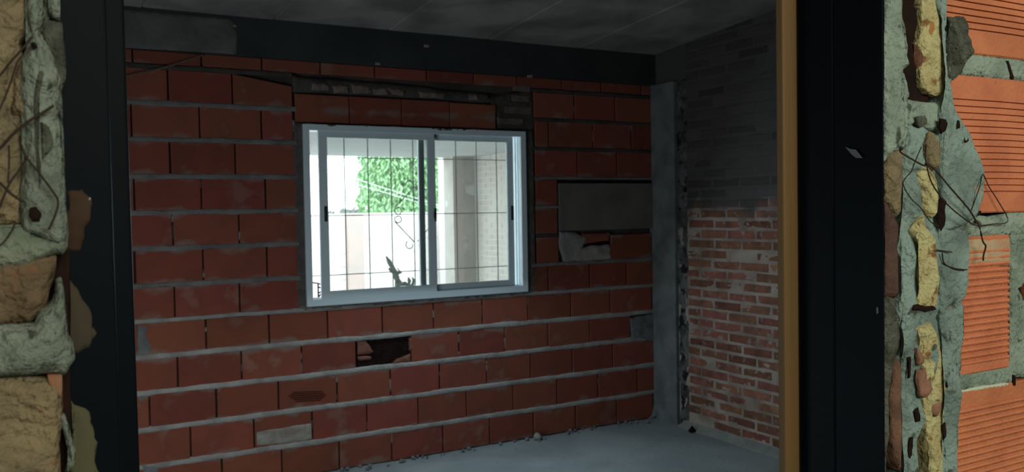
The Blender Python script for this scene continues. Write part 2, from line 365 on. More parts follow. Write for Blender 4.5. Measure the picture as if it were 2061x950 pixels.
# brick under the niche board: upper shell broken open
plump('brick', [(1172, 470), (1228, 468), (1226, 484), (1196, 488), (1170, 492)], .004, .005, BR_RED, wb, r=.006, res=.03, edge=.003)
a, zt = at(1160, 486, .0); b, zb = at(1230, 505, .0)
boxo('brick_hollow', a, b, .012, .020, zb, zt, CAV, wb)
# brick whose lower half is smeared with white plaster
plump('plaster_smear', [(516, 868), (560, 862), (626, 852), (628, 884), (570, 893), (517, 898)], .0005, .0035, LIME, wb, r=.012, res=.02, edge=.003, rough=.0008)
# the broken brick: shell smashed, ribs of the inside showing
x0, x1, z0, z1 = 1.817, 2.174, .617, .791
boxo('brick', x0, x1, .020, .034, z0, z1, BROKEN, wb)
bm = bmesh.new()
for i in range(13):
    z = z0+.006+i*.0132; box(bm, x0+.006, x1-.004, .011, .022, z, z+.006)
o = fin('brick_rib', bm, BROKEN, wb); o['kind'] = 'stuff'
RS = mat('rib_shell', (.27, .12, .09), .9, .1, mottle=(.16, .07, .05), mscale=12)
for px in ([(719, 686), (736, 684), (745, 698), (752, 708), (746, 712), (720, 714)], [(720, 718), (746, 717), (748, 723), (722, 725)], [(784, 734), (800, 722), (826, 712), (827, 730), (786, 735)], [(823, 680), (829, 679), (830, 705), (823, 706)]):
    plump('brick_shard', px, .008, .007, RS, wb, r=.004, res=.02, edge=.003)
# scratched brick in the third course from the floor: dark bars on its face paint the shade of the grooves
bm = bmesh.new()
for i in range(6):
    a, z = at(580+abs(i-2)*5, 789+i*3.6, 0); b, zb_ = at(657-abs(i-2)*4, 787+i*3.6, 0)
    bm2 = [bm.verts.new(p) for p in ((a, -.0022, z), (b, -.0022, zb_), (b, -.0022, zb_-.0042), (a, -.0022, z-.0042))]; bm.faces.new(bm2)
bmesh.ops.solidify(bm, geom=bm.faces[:], thickness=.002)
o = fin('brick_groove', bm, BROKEN, wb); o['kind'] = 'stuff'
# board closing the niche
nb = thing(boxo('board', 3.316, 4.192, -.012, .018, 1.428, 1.762, WOODBD, None, .003), 'dark grey weathered board closing a niche in the red brick wall right of the window', 'board')
boxo('niche_painted_shadow', 3.312, 4.16, -.002, .02, 1.762, 1.787, CAV, wb)  # near-black filler strip paints the shade above the board

# ------------------------------------------------------------------ beam, ceiling, floor
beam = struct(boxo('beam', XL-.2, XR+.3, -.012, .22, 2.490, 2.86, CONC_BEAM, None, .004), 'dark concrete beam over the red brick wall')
p0 = at(300, 60, -.013)[0]; p1 = at(474, 60, -.013)[0]
lump('plaster_patch', [(XL, 2.494), (p1, 2.494), (p1+.01, 2.60), (p1-.015, 2.70), (XL, 2.70)], -.011, .005, CONC_BEAM2, beam, r=.02, res=.05, edge=.006, skirt=.003, rough=.001)
for q in ((480, 22), (541, 31), (568, 33), (858, 92), (470, 52), (760, 128), (1066, 153)):
    x, z = at(*q, -.013); plump('mortar_speck', [(q[0]-5, q[1]-2), (q[0]+5, q[1]-3), (q[0]+6, q[1]+3), (q[0]-4, q[1]+3)], -.012, .004, LIME if q[1] < 40 else MORT, beam, r=.006, res=.01, skirt=.004)
def zc(y): return 2.715-.075*y      # the slab rises a little towards the doorway
bm = bmesh.new()
NX, NY = 40, 40
bw = .62
for j in range(8):                   # boards of the formwork leave seams across the slab
    xa = XL-.2+j*bw*1.15; xb = xa+bw*1.15-.006
    rows = []
    for y in (.05, -1.4, -2.9, -4.4):
        rows.append([bm.verts.new((xa, y, zc(y)+.006)), bm.verts.new((xa+.004, y, zc(y))), bm.verts.new((xb-.004, y, zc(y)+random.uniform(-.002, .002))), bm.verts.new((xb, y, zc(y)+.006))])
    for A, Bq in zip(rows, rows[1:]):
        for k in range(3): bm.faces.new((A[k], A[k+1], Bq[k+1], Bq[k]))
o = fin('ceiling', bm, CEIL); struct(o, 'bare board-marked concrete ceiling slab')
bm = bmesh.new(); vs = [bm.verts.new(p) for p in ((XL-.3, .05, zc(.05)+.005), (XR+.4, .05, zc(.05)+.005), (XR+.4, -4.45, zc(-4.45)+.005), (XL-.3, -4.45, zc(-4.45)+.005), (XL-.3, .05, 3.3), (XR+.4, .05, 3.3), (XR+.4, -4.45, 3.3), (XL-.3, -4.45, 3.3))]
for f in ((0, 1, 2, 3), (4, 5, 6, 7), (0, 1, 5, 4), (1, 2, 6, 5), (2, 3, 7, 6), (3, 0, 4, 7)): bm.faces.new([vs[i] for i in f])
fin('slab', bm, CEIL, o)
# floor: rough screed with real unevenness
bm = bmesh.new(); bmesh.ops.create_grid(bm, x_segments=110, y_segments=90, size=1)
for v in bm.verts:
    x = XL-.1+(v.co.x+1)/2*(XR+.3-XL); y = -4.5+(v.co.y+1)/2*4.56
    e = max(0, 1+y/.10) if y < 0 else 1
    v.co = (x, y, .004*nz(x*2, y*2)+.0018*nz(x*9, y*9)+.010*e*abs(nz(x*14, y*14, 3))-.002)
fl = struct(fin('floor', bm, FLOOR, smooth=True), 'rough grey cement screed floor')
# crumbs of mortar along the foot of the back wall
for i in range(46):
    x = random.uniform(1.6, 4.1); y = -abs(random.gauss(.0, .05))-.012; r = random.uniform(.006, .016)
    bm = bmesh.new(); bmesh.ops.create_icosphere(bm, subdivisions=1, radius=r)
    for v in bm.verts: v.co *= 1+.4*nz(v.co.x*90+i, v.co.y*90, v.co.z*90)
    for v in bm.verts: v.co += Vector((x, y, r*.45+.004))
    fin('mortar_crumb', bm, MORT_BLUE, fl)
# loose stone by the wall
def stone(name, px, py, Y, r, m, label):
    x, _ = at(px, py, Y); bm = bmesh.new(); bmesh.ops.create_icosphere(bm, subdivisions=2, radius=r)
    for v in bm.verts: v.co *= 1+.5*nz(v.co.x*40+px, v.co.y*40, v.co.z*40)
    for v in bm.verts: v.co.z *= .8; v.co += Vector((x, Y, r*.7))
    return thing(fin(name, bm, m, smooth=True), label, 'stone')
stone('stone', 1082, 884, -.055, .030, MORT, 'small pale lump of rubble on the floor at the foot of the red brick wall')
x, z = 4.08, .0
bm = bmesh.new(); vs = [bm.verts.new(p) for p in ((4.06, -.50, .006), (4.115, -.50, .006), (4.10, -.44, .006), (4.07, -.455, .006), (4.09, -.48, .05))]
for f in ((0, 1, 4), (1, 2, 4), (2, 3, 4), (3, 0, 4), (3, 2, 1, 0)): bm.faces.new([vs[i] for i in f])
thing(fin('rubble_chunk', bm, CAV), 'small black pointed chunk of rubble on the floor beside the right wall', 'rubble')

# ------------------------------------------------------------------ right wall (plane X = XR)
wr = struct(empty('wall_right', (0, 0, 0)), 'common brick wall with smeared pointing on the right')
bm = bmesh.new(); box(bm, XR+.003, XR+.25, -4.45, -.02, -.05, 3.15)
fin('mortar_core', bm, MORT_R, wr)
# smeared pointing as a continuous uneven skin
bm = bmesh.new(); nx, nzv = 300, 220
y1, y0 = -.36, -1.75
grid = []
for j in range(nzv+1):
    z = 2.86*j/nzv; row = []
    for i in range(nx+1):
        if i > 150: break
        y = y1+(y0-y1)*i/150
        s = .0008+.0040*nz(y*6, z*13)+.0018*nz(y*30, z*60)
        row.append(bm.verts.new((XR-s, y, z)))
    grid.append(row)
for A, Bq in zip(grid, grid[1:]):
    for k in range(len(A)-1): bm.faces.new((A[k], A[k+1], Bq[k+1], Bq[k]))
fin('pointing', bm, MORT_R, wr, smooth=True)
cnt = 0
course = .0695; nrow = 40
stuffbm = bmesh.new()
def rbrick(bm, ya, yb, z0, z1, x):
    j = lambda s=.003: random.uniform(-s, s)
    ins = .006; out = []
    c = [(ya+j(), z0+j()), (yb+j(), z0+j()), (yb+j(), z1+j()), (ya+j(), z1+j())]
    cc = ((ya+yb)/2, (z0+z1)/2)
    for (f, xx) in ((0, XR+.02), (0, x+.003), (ins, x)):
        out.append([bm.verts.new((xx+(j(.0012) if f else 0), y+(f if y < cc[0] else -f), z+(f if z < cc[1] else -f))) for y, z in c])
    for A, Bq in zip(out, out[1:]):
        for k in range(4): bm.faces.new((A[k], A[(k+1) % 4], Bq[(k+1) % 4], Bq[k]))
    bm.faces.new(out[-1])
for r in range(nrow):
    z0 = .045+r*course; z1 = z0+.052
    off = (.131 if r % 2 else 0)+random.uniform(-.012, .012)
    y = -.37+off
    while y > -4.35:
        ya = max(y-.247, -4.36); yb = min(y, -.36)
        if yb-ya > .05:
            x = XR-random.choice((.0015, .003, .0035, .0045))
            if random.random() < .07: x = XR+.004
            if ya > -1.62 and cnt < 298:
                bm = bmesh.new(); rbrick(bm, ya, yb, z0, z1, x); fin('brick', bm, BR_COM, wr); cnt += 1
            else: rbrick(stuffbm, ya, yb, z0, z1, x)
        y -= .263+random.uniform(-.004, .004)
o = fin('brick_courses', stuffbm, BR_COM, wr); o['kind'] = 'stuff'
# mortar fillet along the foot of the right wall
bm = bmesh.new(); prev = None
for i in range(90):
    y = -.30-i*.045; w = .050+.02*nz(y*5, 1.1); h = .030+.014*nz(y*6, 4)
    ring = [bm.verts.new(p) for p in ((XR+.01, y, h*1.5), (XR-.006, y, h*1.3), (XR-w*.55, y, h*.55), (XR-w, y, .012), (XR-w*1.3, y, -.004))]
    if prev:
        for j in range(4): bm.faces.new((prev[j], prev[j+1], ring[j+1], ring[j]))
    prev = ring
fin('mortar_fillet', bm, mat('fillet_mortar', (.27, .27, .25), .95, .1, mottle=(.20, .20, .19), mscale=9, bump=.5), wr, smooth=True)
# corner column, cast against both walls
cb = bmesh.new(); box(cb, XR-.030, XR+.2, -.255, .10, -.02, 2.49, .010)
co = struct(fin('column', cb, CONC_COL), 'grey concrete corner column where the back and right walls meet')
for (z0, z1, y0_, y1_) in ((1.9, 2.49, -.265, -.245),):
    pass
HC = mat('honeycombed_concrete', (.15, .15, .145), .95, .1, mottle=(.05, .05, .05), mscale=9, spots=(.02, .02, .02), sscale=16, sthr=.52, bump=1, bscale=40)
bm = bmesh.new(); rows = []
for i in range(200):      # crumbly, honeycombed strip between the column and the brickwork
    z = 2.49*i/199; row = []
    for k in range(11):
        y = -.245-.135*k/10; e = min(1, k/2, (10-k)/2)
        row.append(bm.verts.new((XR+.012-e*(.016+.022*nz(y*22, z*9)+.012*nz(y*50, z*28, 2)), y+.01*nz(z*7, k)*(k == 10), z)))
    rows.append(row)
for A, Bq in zip(rows, rows[1:]):
    for k in range(10): bm.faces.new((A[k], A[k+1], Bq[k+1], Bq[k]))
fin('rough_concrete', bm, HC, co, smooth=True)
lump('mortar_smear', [(4.08, -.0), (4.17, -.0), (4.17, .16), (4.145, .10), (4.12, .03)], -.010, .02, MORT_BLUE, co, r=.02, res=.03, edge=.006, skirt=.03)

# ------------------------------------------------------------------ the other room walls
bm = bmesh.new()
for a in ((XL-.2, XL, -4.45, -3.3, -.05, 3.2), (XL-.2, XL, -1.9, .1, -.05, 3.2), (XL-.2, XL, -3.3, -1.9, 2.02, 3.2)): box(bm, *a)  # unseen wall; its opening is added for the fill lamp
wl = struct(fin('wall_left', bm, MORT_R), 'plain mortar wall on the left of the room with an added opening for fill light')
boxo('added_opening_sill', XL-.25, XL, -3.3, -1.9, -.05, .0, MORT_R, wl)

# ------------------------------------------------------------------ window
win = struct(empty('window_1', (0, 0, 0)), 'white aluminium sliding window with two panes')
def frame(name, x0, x1, z0, z1, wl_, wr_, wt, wbm, y0, y1, m, parent, bev=.002):
    bm = bmesh.new()
    for a in ((x0, x0+wl_, z0, z1), (x1-wr_, x1, z0, z1), (x0+wl_, x1-wr_, z1-wt, z1), (x0+wl_, x1-wr_, z0, z0+wbm)):
        box(bm, a[0], a[1], y0, y1, a[2], a[3], bev)
    return fin(name, bm, m, parent)
frame('window_frame', WX0, WX1, WZ0, WZ1, .036, .040, .036, .042, -.022, .010, ALU, win, .002)
frame('outer_track', WX0, WX1, WZ0, WZ1, .030, .030, .030, .034, .010, .160, ALU, win, .001)
bm = bmesh.new()
for y in (.040, .075): box(bm, WX1-.036, WX1-.028, y-.002, y+.002, WZ0+.03, WZ1-.03)
for y in (.012, .046, .080): box(bm, WX0+.03, WX1-.03, y-.002, y+.002, WZ0+.03, WZ0+.044)
fin('guide_rail', bm, ALU, win)
s1 = frame('sash', 1.598, 2.362, 1.050, 2.078, .054, .047, .041, .056, -.012, .010, ALU, win, .0015)
boxo('pane', 1.648, 2.318, -.002, .002, 1.102, 2.040, GLASS, s1)
s2 = frame('sash', 2.262, 2.962, 1.056, 2.078, .040, .046, .038, .048, .018, .040, ALU, win, .0015)
boxo('pane', 2.300, 2.918, .027, .031, 1.100, 2.042, GLASS, s2)
def pull(px, y0, y1, Y, par, m=RUBBER, w=.009):
    xa, za = at(px, y0, Y); xb, zb = at(px, y1, Y); boxo('handle', xa-w, xa+w, Y-.003, Y+.004, zb, za, m, par, .002)
pull(655.5, 415, 446, -.013, s1); pull(1031, 414, 443, .017, s2)
xa, za = at(874, 419, -.014); xb, zb = at(874, 446, -.014)
bm = bmesh.new(); box(bm, xa-.004, xa+.014, -.022, -.010, zb+.02, za-.02, .003); box(bm, xa-.001, xa+.010, -.028, -.012, za-.03, za, .003); box(bm, xa+.001, xa+.012, -.024, -.012, zb, zb+.03, .003)
fin('latch', bm, RUBBER, s1)
boxo('bumper', at(874, 577, -.0)[0]-.004, at(874, 577, 0)[0]+.022, -.004, .012, 1.064, 1.096, RUBBER, win)
boxo('bumper', 2.368, 2.384, -.004, .012, 2.056, 2.076, mat('grey_felt', (.12, .13, .15), .9, .1), win)

# ------------------------------------------------------------------ grille outside
gr = thing(empty('window_grille', (2.27, .20, 1.0)), 'thin black iron grille with scrolls outside the white window', 'grille')
GY = .20
def gpart(name, bm):
    o = fin(name, bm, IRON, None); o.parent = gr; o.matrix_parent_inverse = Matrix.Translation((-2.27, -.20, -1.0)); return o
for i in range(10):
    bm = bmesh.new(); x = 1.512+.1573*i+.003; x = x if i else x
    tube(bm, [(x, GY, .99), (x, GY, 2.13)], .0040, 6); gpart('bar', bm)
for z in (1.930, 1.563, 1.187):
    bm = bmesh.new(); tube(bm, [(1.44, GY, z), (3.11, GY, z)], .0032, 6); gpart('rail', bm)
def scroll(c, r, a0, a1, tail=None):
    pts = [(c[0]+r*math.cos(math.radians(a0+(a1-a0)*k/14))*(1-.25*k/14), GY-.005, c[1]+r*math.sin(math.radians(a0+(a1-a0)*k/14))*(1-.25*k/14)) for k in range(15)]
    if tail: pts = [(tail[0], GY-.005, tail[1])]+pts
    bm = bmesh.new(); tube(bm, pts, .0038, 5); gpart('scroll', bm)
cx = at(835, 430, GY)[0]
for s in (-1, 1):
    P = lambda px, py: (cx+s*(at(px, py, GY)[0]-cx), at(px, py, GY)[1])
    e = P(797, 412); c = P(824, 372); r = .030
    scroll(c, r, 0 if s < 0 else 180, 270 if s < 0 else -90, None)
    bm = bmesh.new(); tube(bm, [(P(794, 418)[0], GY-.005, P(794, 418)[1]), (P(833, 376)[0], GY-.005, P(833, 376)[1])], .0038, 5); gpart('scroll', bm)
    bm = bmesh.new(); tube(bm, [(P(794, 446)[0], GY-.005, P(794, 446)[1]), (P(833, 487)[0], GY-.005, P(833, 487)[1])], .0038, 5); gpart('scroll', bm)
    c = P(824, 493); scroll(c, .028, 60 if s < 0 else 120, -200 if s < 0 else 380)
    for (qx, qy) in ((801, 424), (801, 441)):
        c = P(qx, qy); scroll(c, .026, 150, 510)

# ------------------------------------------------------------------ outside
g = struct(boxo('patio_ground', -6, 14, .16, 22, -.25, -.10, OUT_G), 'pale patio ground outside the window')
g2 = struct(boxo('outer_wall', -6, XL-.2, -8, .16, -.2, 3.3, OUT_H), 'house wall beside the room')
bm = bmesh.new(); box(bm, -1.5, 6.2, .22, 5.0, 2.262, 2.36)
rf = struct(fin('patio_roof', bm, SOFF), 'grey gallery roof outside the window')
bm = bmesh.new(); box(bm, 4.77, 5.07, 4.70, 4.98, -.1, 2.262)
pc = struct(fin('patio_column', bm, OUT_C), 'brown and grey patched column holding the gallery roof outside')
boxo('column_band', 4.765, 4.90, 4.69, 4.70, -.1, 2.262, mat('column_red_band', (.50, .41, .37), .9, .1, mottle=(.44, .40, .37), mscale=3), pc)
hw = struct(empty('patio_side_wall', (0, 0, 0)), 'greyish brick side wall of the gallery outside')
bm = bmesh.new(); box(bm, 5.075, 5.25, .22, 5.0, -.1, 2.262); fin('wall_core', bm, OUT_H, hw)
bm = bmesh.new()
for r in range(34):
    z = -.09+r*.0695; y = 4.9-(.13 if r % 2 else 0)
    while y > 3.2: box(bm, 5.071, 5.08, y-.245, y, z, z+.056); y -= .26
o = fin('brick_courses', bm, mat('side_brick', (.50, .43, .40), .9, .1, mottle=(.57, .52, .48), mscale=2), hw); o['kind'] = 'stuff'
bw_ = struct(empty('boundary_wall', (0, 0, 0)), 'pale pinkish boundary brick wall far behind the patio')
bm = bmesh.new(); box(bm, -4, 12, 8.03, 8.2, -.1, 1.57); fin('wall_core', bm, OUT_M, bw_)
bm = bmesh.new()
for r in range(8):
    z = -.08+r*.205; x = 3.0-(.17 if r % 2 else 0)
    while x < 9: box(bm, x, x+.340, 8.018, 8.05, z, z+.192); x += .35
o = fin('brick_courses', bm, OUT_W, bw_); o['kind'] = 'stuff'
boxo('pier', 4.50, 4.75, 7.90, 8.03, -.1, 1.56, OUT_P, bw_)
# taller neighbour wall seen between the column and the sliding sash
nw = struct(empty('neighbour_wall', (0, 0, 0)), 'whitish brick wall behind the patio column')
bm = bmesh.new(); box(bm, 5.98, 9.5, 7.55, 7.75, -.1, 3.4); fin('wall_core', bm, mat('neighbour_render', (.55, .52, .50), .9, .1), nw)
bm = bmesh.new()
for r in range(46):
    z = -.09+r*.0725; x = 5.99+(.13 if r % 2 else 0)
    while x < 8: box(bm, x, x+.235, 7.535, 7.56, z, z+.055); x += .26
o = fin('brick_courses', bm, mat('neighbour_brick', (.50, .44, .42), .9, .1, mottle=(.60, .56, .55), mscale=3), nw); o['kind'] = 'stuff'
# rubble pieces standing on the boundary wall
for i, (xa, xb) in enumerate(((660, 667), (669, 673), (684, 693), (694, 703), (704, 714), (715, 723))):
    a, z = at(xa, 428, 8.1); b, _ = at(xb, 428, 8.1); h = (.05, .04, .09, .07, .08, .07)[i]
    bm = bmesh.new(); vs = [bm.verts.new(p) for p in ((a, 8.06, 1.57), (b, 8.06, 1.57), (b, 8.14, 1.57), (a, 8.14, 1.57), (a+.01, 8.06, 1.57+h*(.6+.4*(i % 2))), (b-.01, 8.06, 1.57+h), (b-.01, 8.14, 1.57+h), (a+.01, 8.14, 1.57+h*.7))]
    for f in ((0, 3, 2, 1), (4, 5, 6, 7), (0, 1, 5, 4), (1, 2, 6, 5), (2, 3, 7, 6), (3, 0, 4, 7)): bm.faces.new([vs[i_] for i_ in f])
    thing(fin('loose_brick', bm, mat('dark_rubble', (.16, .17, .15), .9, .1)), ('leftmost', 'second from the left', 'third from the left', 'fourth from the left', 'fifth from the left', 'rightmost')[i]+' of six small dark blocks on the boundary wall', 'brick', 'blocks on the boundary wall')
# trees
def tree(x, y, zt, zb, w, n, label, seed):
    rnd = random.Random(seed); root = thing(empty('tree', (x, y, -.1)), label, 'tree')
    bm = bmesh.new(); tube(bm, [(x, y, -.12), (x+.05, y, 1.2), (x-.1, y+.1, zt*.75)], [.14, .10, .05], 8)
    t = fin('trunk', bm, BARK, None); t.parent = root; t.matrix_parent_inverse = Matrix.Translation((-x, -y, .1))
    V = []; Fc = []
    for i in range(n):
        u = rnd.uniform(0, 1)**.8; a = rnd.uniform(0, 6.283); rr = w*math.sqrt(rnd.random())*(1-.3*u)
        cx_, cy_ = x+rr*math.cos(a), y+rr*math.sin(a)*.8; z = zb+(zt-zb)*u+.15*math.sin(cx_*5)
        L = rnd.uniform(.06, .14); W_ = L*.22; an = rnd.uniform(0, 6.283); dr = rnd.uniform(.3, 1.2)
        d = Vector((math.cos(an)*.5, math.sin(an)*.5, -dr)).normalized()*L; s = Vector((-math.sin(an), math.cos(an), rnd.uniform(-.4, .4))).normalized()*W_
        p = Vector((cx_, cy_, z)); k = len(V); V += [p, p+d*.5+s, p+d, p+d*.5-s]; Fc.append((k, k+1, k+2, k+3))
    me = bpy.data.meshes.new('foliage'); me.from_pydata(V, [], Fc); o = link('foliage', me, None, LEAF); o.parent = root; o.matrix_parent_inverse = Matrix.Translation((-x, -y, .1)); o['kind'] = 'stuff'
tree(7.2, 12.0, 4.8, 1.3, 1.15, 42000, 'leafy green tree hanging behind the boundary wall, seen in the left pane', 3)
tree(4.35, 12.5, 2.3, .9, .45, 2500, 'pale green tree at the far left edge of the window view', 8)
# wires in the sky
for i, (a, b) in enumerate((((690, 352), (880, 412)), ((700, 366), (880, 418)))):
    (xa, za), (xb, zb) = at(*a, 7.65), at(*b, 7.65); bm = bmesh.new(); tube(bm, [(xa-1.5, 7.65, za+.55), (xa, 7.65, za), (min(xb, 5.9), 7.65, zb), (5.974, 7.65, zb-.02)], .004, 5)
    thing(fin('overhead_wire', bm, mat('white_cable', (.8, .8, .8), .5, .3)), ('upper', 'lower')[i]+' of two thin white wires sloping down in front of the green tree', 'wire', 'overhead wires')
# dry plant in a pot by the window and a wire stand
pl = thing(empty('potted_plant', (2.75, 2.2, -.1)), 'tall dry dark plant on the patio, seen low behind the middle of the window', 'plant')
def chl(name, bm, m, par, loc):
    o = fin(name, bm, m, None); o.parent = par; o.matrix_parent_inverse = Matrix.Translation([-c for c in loc]); return o
PY = 2.2
def AP(px, py): a = at(px, py, PY); return (a[0], PY, a[1])
bm = bmesh.new(); tube(bm, smoothpts([AP(797, 700), AP(800, 620), AP(800, 570), AP(794, 548), AP(786, 532), AP(777, 516)], 3), [.03]*6+[.028]*4+[.022]*4+[.012, .008], 7)
chl('stem', bm, DARKP, pl, (2.75, PY, -.1))
for a, b, c in (((796, 550), (788, 545), (782, 540)), ((797, 552), (806, 548), (800, 540)), ((800, 560), (806, 570), (812, 576)), ((800, 575), (815, 570), (822, 572)), ((822, 574), (824, 565), (822, 558)), ((828, 576), (834, 566), (830, 558)), ((812, 572), (826, 576), (834, 574))):
    bm = bmesh.new(); A_, B_, C_ = AP(*a), AP(*b), AP(*c); vs = []
    tube(bm, [A_, B_, C_], [.012, .020, .006], 5); chl('leaf', bm, DARKP, pl, (2.75, PY, -.1))
bm = bmesh.new(); px_ = AP(800, 700); bmesh.ops.create_cone(bm, cap_ends=True, segments=20, radius1=.13, radius2=.18, depth=.34, matrix=Matrix.Translation((px_[0], PY, .07)))
chl('pot', bm, POT, pl, (2.75, PY, -.1))
bk = thing(empty('wire_stand', (1.75, 1.0, -.1)), 'black wire stand with a ring, seen low through the left edge of the window', 'stand')
PY2 = 1.0
def AQ(px, py): a = at(px, py, PY2); return (a[0], PY2, a[1])
for nm, pts in (('leg', [(640, 572), (641, 640), (642, 1000)]), ('leg', [(650, 574), (651, 640), (652, 1000)]), ('rod', [(628, 569), (638, 570), (650, 573)]), ('rod', [(641, 578), (649, 580), (655, 578)]), ('rod', [(641, 590), (648, 586), (656, 590)])):
    bm = bmesh.new(); tube(bm, [AQ(*p) for p in pts], .006, 6); chl(nm, bm, RUBBER, bk, (1.75, PY2, -.1))
bm = bmesh.new(); c = AQ(648, 598); tube(bm, [(c[0]+.022*math.cos(t*.42), PY2, c[2]+.022*math.sin(t*.42)) for t in range(16)], .006, 6); chl('ring', bm, RUBBER, bk, (1.75, PY2, -.1))

# ------------------------------------------------------------------ cord and cable inside the room
bm = bmesh.new(); tube(bm, smoothpts([(at(230, 160, -.03)[0], -.03, at(230, 160, -.03)[1]), (at(262, 152, -.03)[0], -.03, at(262, 152, -.03)[1]), (at(330, 136, -.03)[0], -.03, at(330, 136, -.03)[1]), (at(408, 111, -.012)[0], -.012, at(408, 111, -.012)[1])], 4), .006, 6)
thing(fin('cord', bm, mat('old_cord', (.18, .11, .08), .9, .1)), 'pale brown cord slanting across the top left bricks up to the beam', 'cord')
bm = bmesh.new(); tube(bm, smoothpts([(at(x, y, -.02)[0], -.02, at(x, y, -.02)[1]) for x, y in ((1322, 176), (1316, 205), (1315, 240), (1317, 277))], 4), .0045, 6)
thing(fin('cable', bm, mat('grey_cable', (.30, .28, .26), .8, .2)), 'short grey cable hanging from the beam at the corner column', 'cable')

# ================================================================== DOORWAY WALL (near face at YN, far face at YI)
YN = -DC+.70; YI = YN+.17
wf = struct(empty('wall_front', (0, 0, 0)), 'broken hollow brick wall that holds the doorway')
bm = bmesh.new()
box(bm, .950, 4.3, YN+.028, YI, -.05, 3.2); box(bm, -3.2, -.005, YN+.028, YI, -.05, 3.2); box(bm, -.006, .952, YN+.02, YI, 2.08, 3.2)
fin('masonry_core', bm, FG_BACK, wf)
# --- hollow bricks with grooved faces
GP = .0086
def grooved(x0, x1, z0, z1, style=0, top=.022, bot=.026, depth=.026):
    prof = [(z0, depth), (z0, .002), (z0+.002, 0)]
    z = z0+bot
    while z < z1-top-GP*.3:
        if style == 0: prof += [(z-.0007, 0), (z-.0004, .0030), (z+.0008, .0030), (z+.0013, 0)]
        else: prof += [(z-.0034, 0.0002), (z-.0012, -.0014), (z+.0012, -.0006), (z+.0026, .0022), (z+.0036, .0020)]
        z += GP
    prof += [(z1-.002, 0), (z1, .002), (z1, depth)]
    xs = [x0, x0+.0025]+[x0+(x1-x0)*k/6 for k in range(1, 6)]+[x1-.0025, x1]; bm = bmesh.new(); cols = []
    for i, x in enumerate(xs):
        e = .0025 if i in (0, len(xs)-1) else 0
        cols.append([bm.verts.new((x, YN+y+(e if y < depth else 0), zz+.0007*nz(x*9, zz*3, 2))) for zz, y in prof])
    for A, Bq in zip(cols, cols[1:]):
        for k in range(len(A)-1): bm.faces.new((A[k], A[k+1], Bq[k+1], Bq[k]))
    bm.faces.new(cols[0]); bm.faces.new(cols[-1][::-1]); return fin('brick', bm, BR_FG, wf)
ZA, ZB1, ZB0, ZC1, ZC0, ZD1 = 1.7735, 1.745, 1.5645, 1.534, 1.352, 1.331
grooved(1.040, 1.372, ZA, ZA+.183, 0, .01, .032); grooved(1.389, 1.72, ZA, ZA+.183, 0, .01, .032)
grooved(1.048, 1.378, ZB0, ZB1, 0, .022, .028); grooved(1.395, 1.725, ZB0, ZB1, 0, .022, .028)
grooved(1.030, 1.180, ZC0, ZC1, 1, .016, .016); grooved(1.240, 1.570, ZC0, ZC1, 1, .016, .016)
grooved(1.052, 1.384, ZD1-.183, ZD1, 1, .018, .02); grooved(1.40, 1.73, ZD1-.183, ZD1, 1, .018, .02)
for r, zz in enumerate((1.978, 2.182, .945, .742)):
    for q in range(2): grooved(1.03+.35*q+.1*(r % 2), 1.36+.35*q+.1*(r % 2), zz, zz+.183, 0)
for (p, zz) in ((1.8, 1.56), (1.78, 1.35)): grooved(p, p+.33, zz, zz+.183, 1)

L = lambda px, h, m, **k: plump(k.pop('name', 'mortar_lump'), px, k.pop('Y', YN), h, m, wf, **k)
# bed and head joints, right
L([(1896, 110), (1940, 106), (1985, 110), (2061, 121), (2200, 140), (2200, 172), (2061, 164), (1985, 160), (1930, 152), (1905, 158)], .003, MO_FG, Y=YN+.004, r=.004, res=.009, seed=1)
L([(1900, 420), (1970, 432), (1990, 437), (2030, 428), (2061, 426), (2200, 420), (2200, 455), (2061, 470), (2040, 474), (2034, 520), (2033, 620), (2034, 745), (2200, 720), (2200, 480), (2075, 478), (2062, 482), (2052, 520), (2046, 560), (2052, 590), (2058, 620), (2050, 670), (2043, 690), (2050, 704), (2100, 705), (2200, 735), (2090, 748), (2061, 764), (2034, 752), (1985, 776), (1925, 790), (1915, 745), (1960, 742), (2032, 726), (2031, 478), (1950, 478), (1946, 520), (1900, 560)][:2]
  + [(1990, 437), (2030, 428), (2061, 426), (2200, 422), (2200, 452), (2061, 472), (2000, 477), (1950, 480), (1900, 470)], .003, MO_FG, Y=YN+.004, r=.004, res=.009, seed=2)
L([(2031, 470), (2061, 468), (2110, 466), (2110, 486), (2064, 487), (2054, 500), (2047, 540), (2047, 575), (2056, 600), (2057, 640), (2060, 655), (2042, 672), (2038, 692), (2048, 706), (2075, 712), (2110, 708), (2110, 760), (2031, 760)], .003, MO_FG, Y=YN+.005, r=.005, res=.009, seed=3)
L([(1900, 742), (1960, 745), (2000, 738), (2034, 728), (2061, 735), (2200, 700), (2200, 735), (2090, 752), (2040, 757), (2034, 775), (1985, 782), (1950, 788), (1905, 792)], .003, MO_FG, Y=YN+.004, r=.004, res=.009, seed=4)
plump('mortar_lump', [(1930, 786), (1960, 781), (2000, 774), (2030, 771), (2030, 775), (2000, 780), (1965, 786), (1932, 791)], YN+.001, .003, mat('pale_mortar_edge', (.42, .44, .36), .95, .1), wf, r=.003, res=.006)
# dark holes where the mortar has fallen out are the recessed core; a near-black box there paints their shade
boxo('hole_painted_shade', 1.185, 1.25, YN+.020, YN+.030, 1.33, 1.54, CAV, wf)
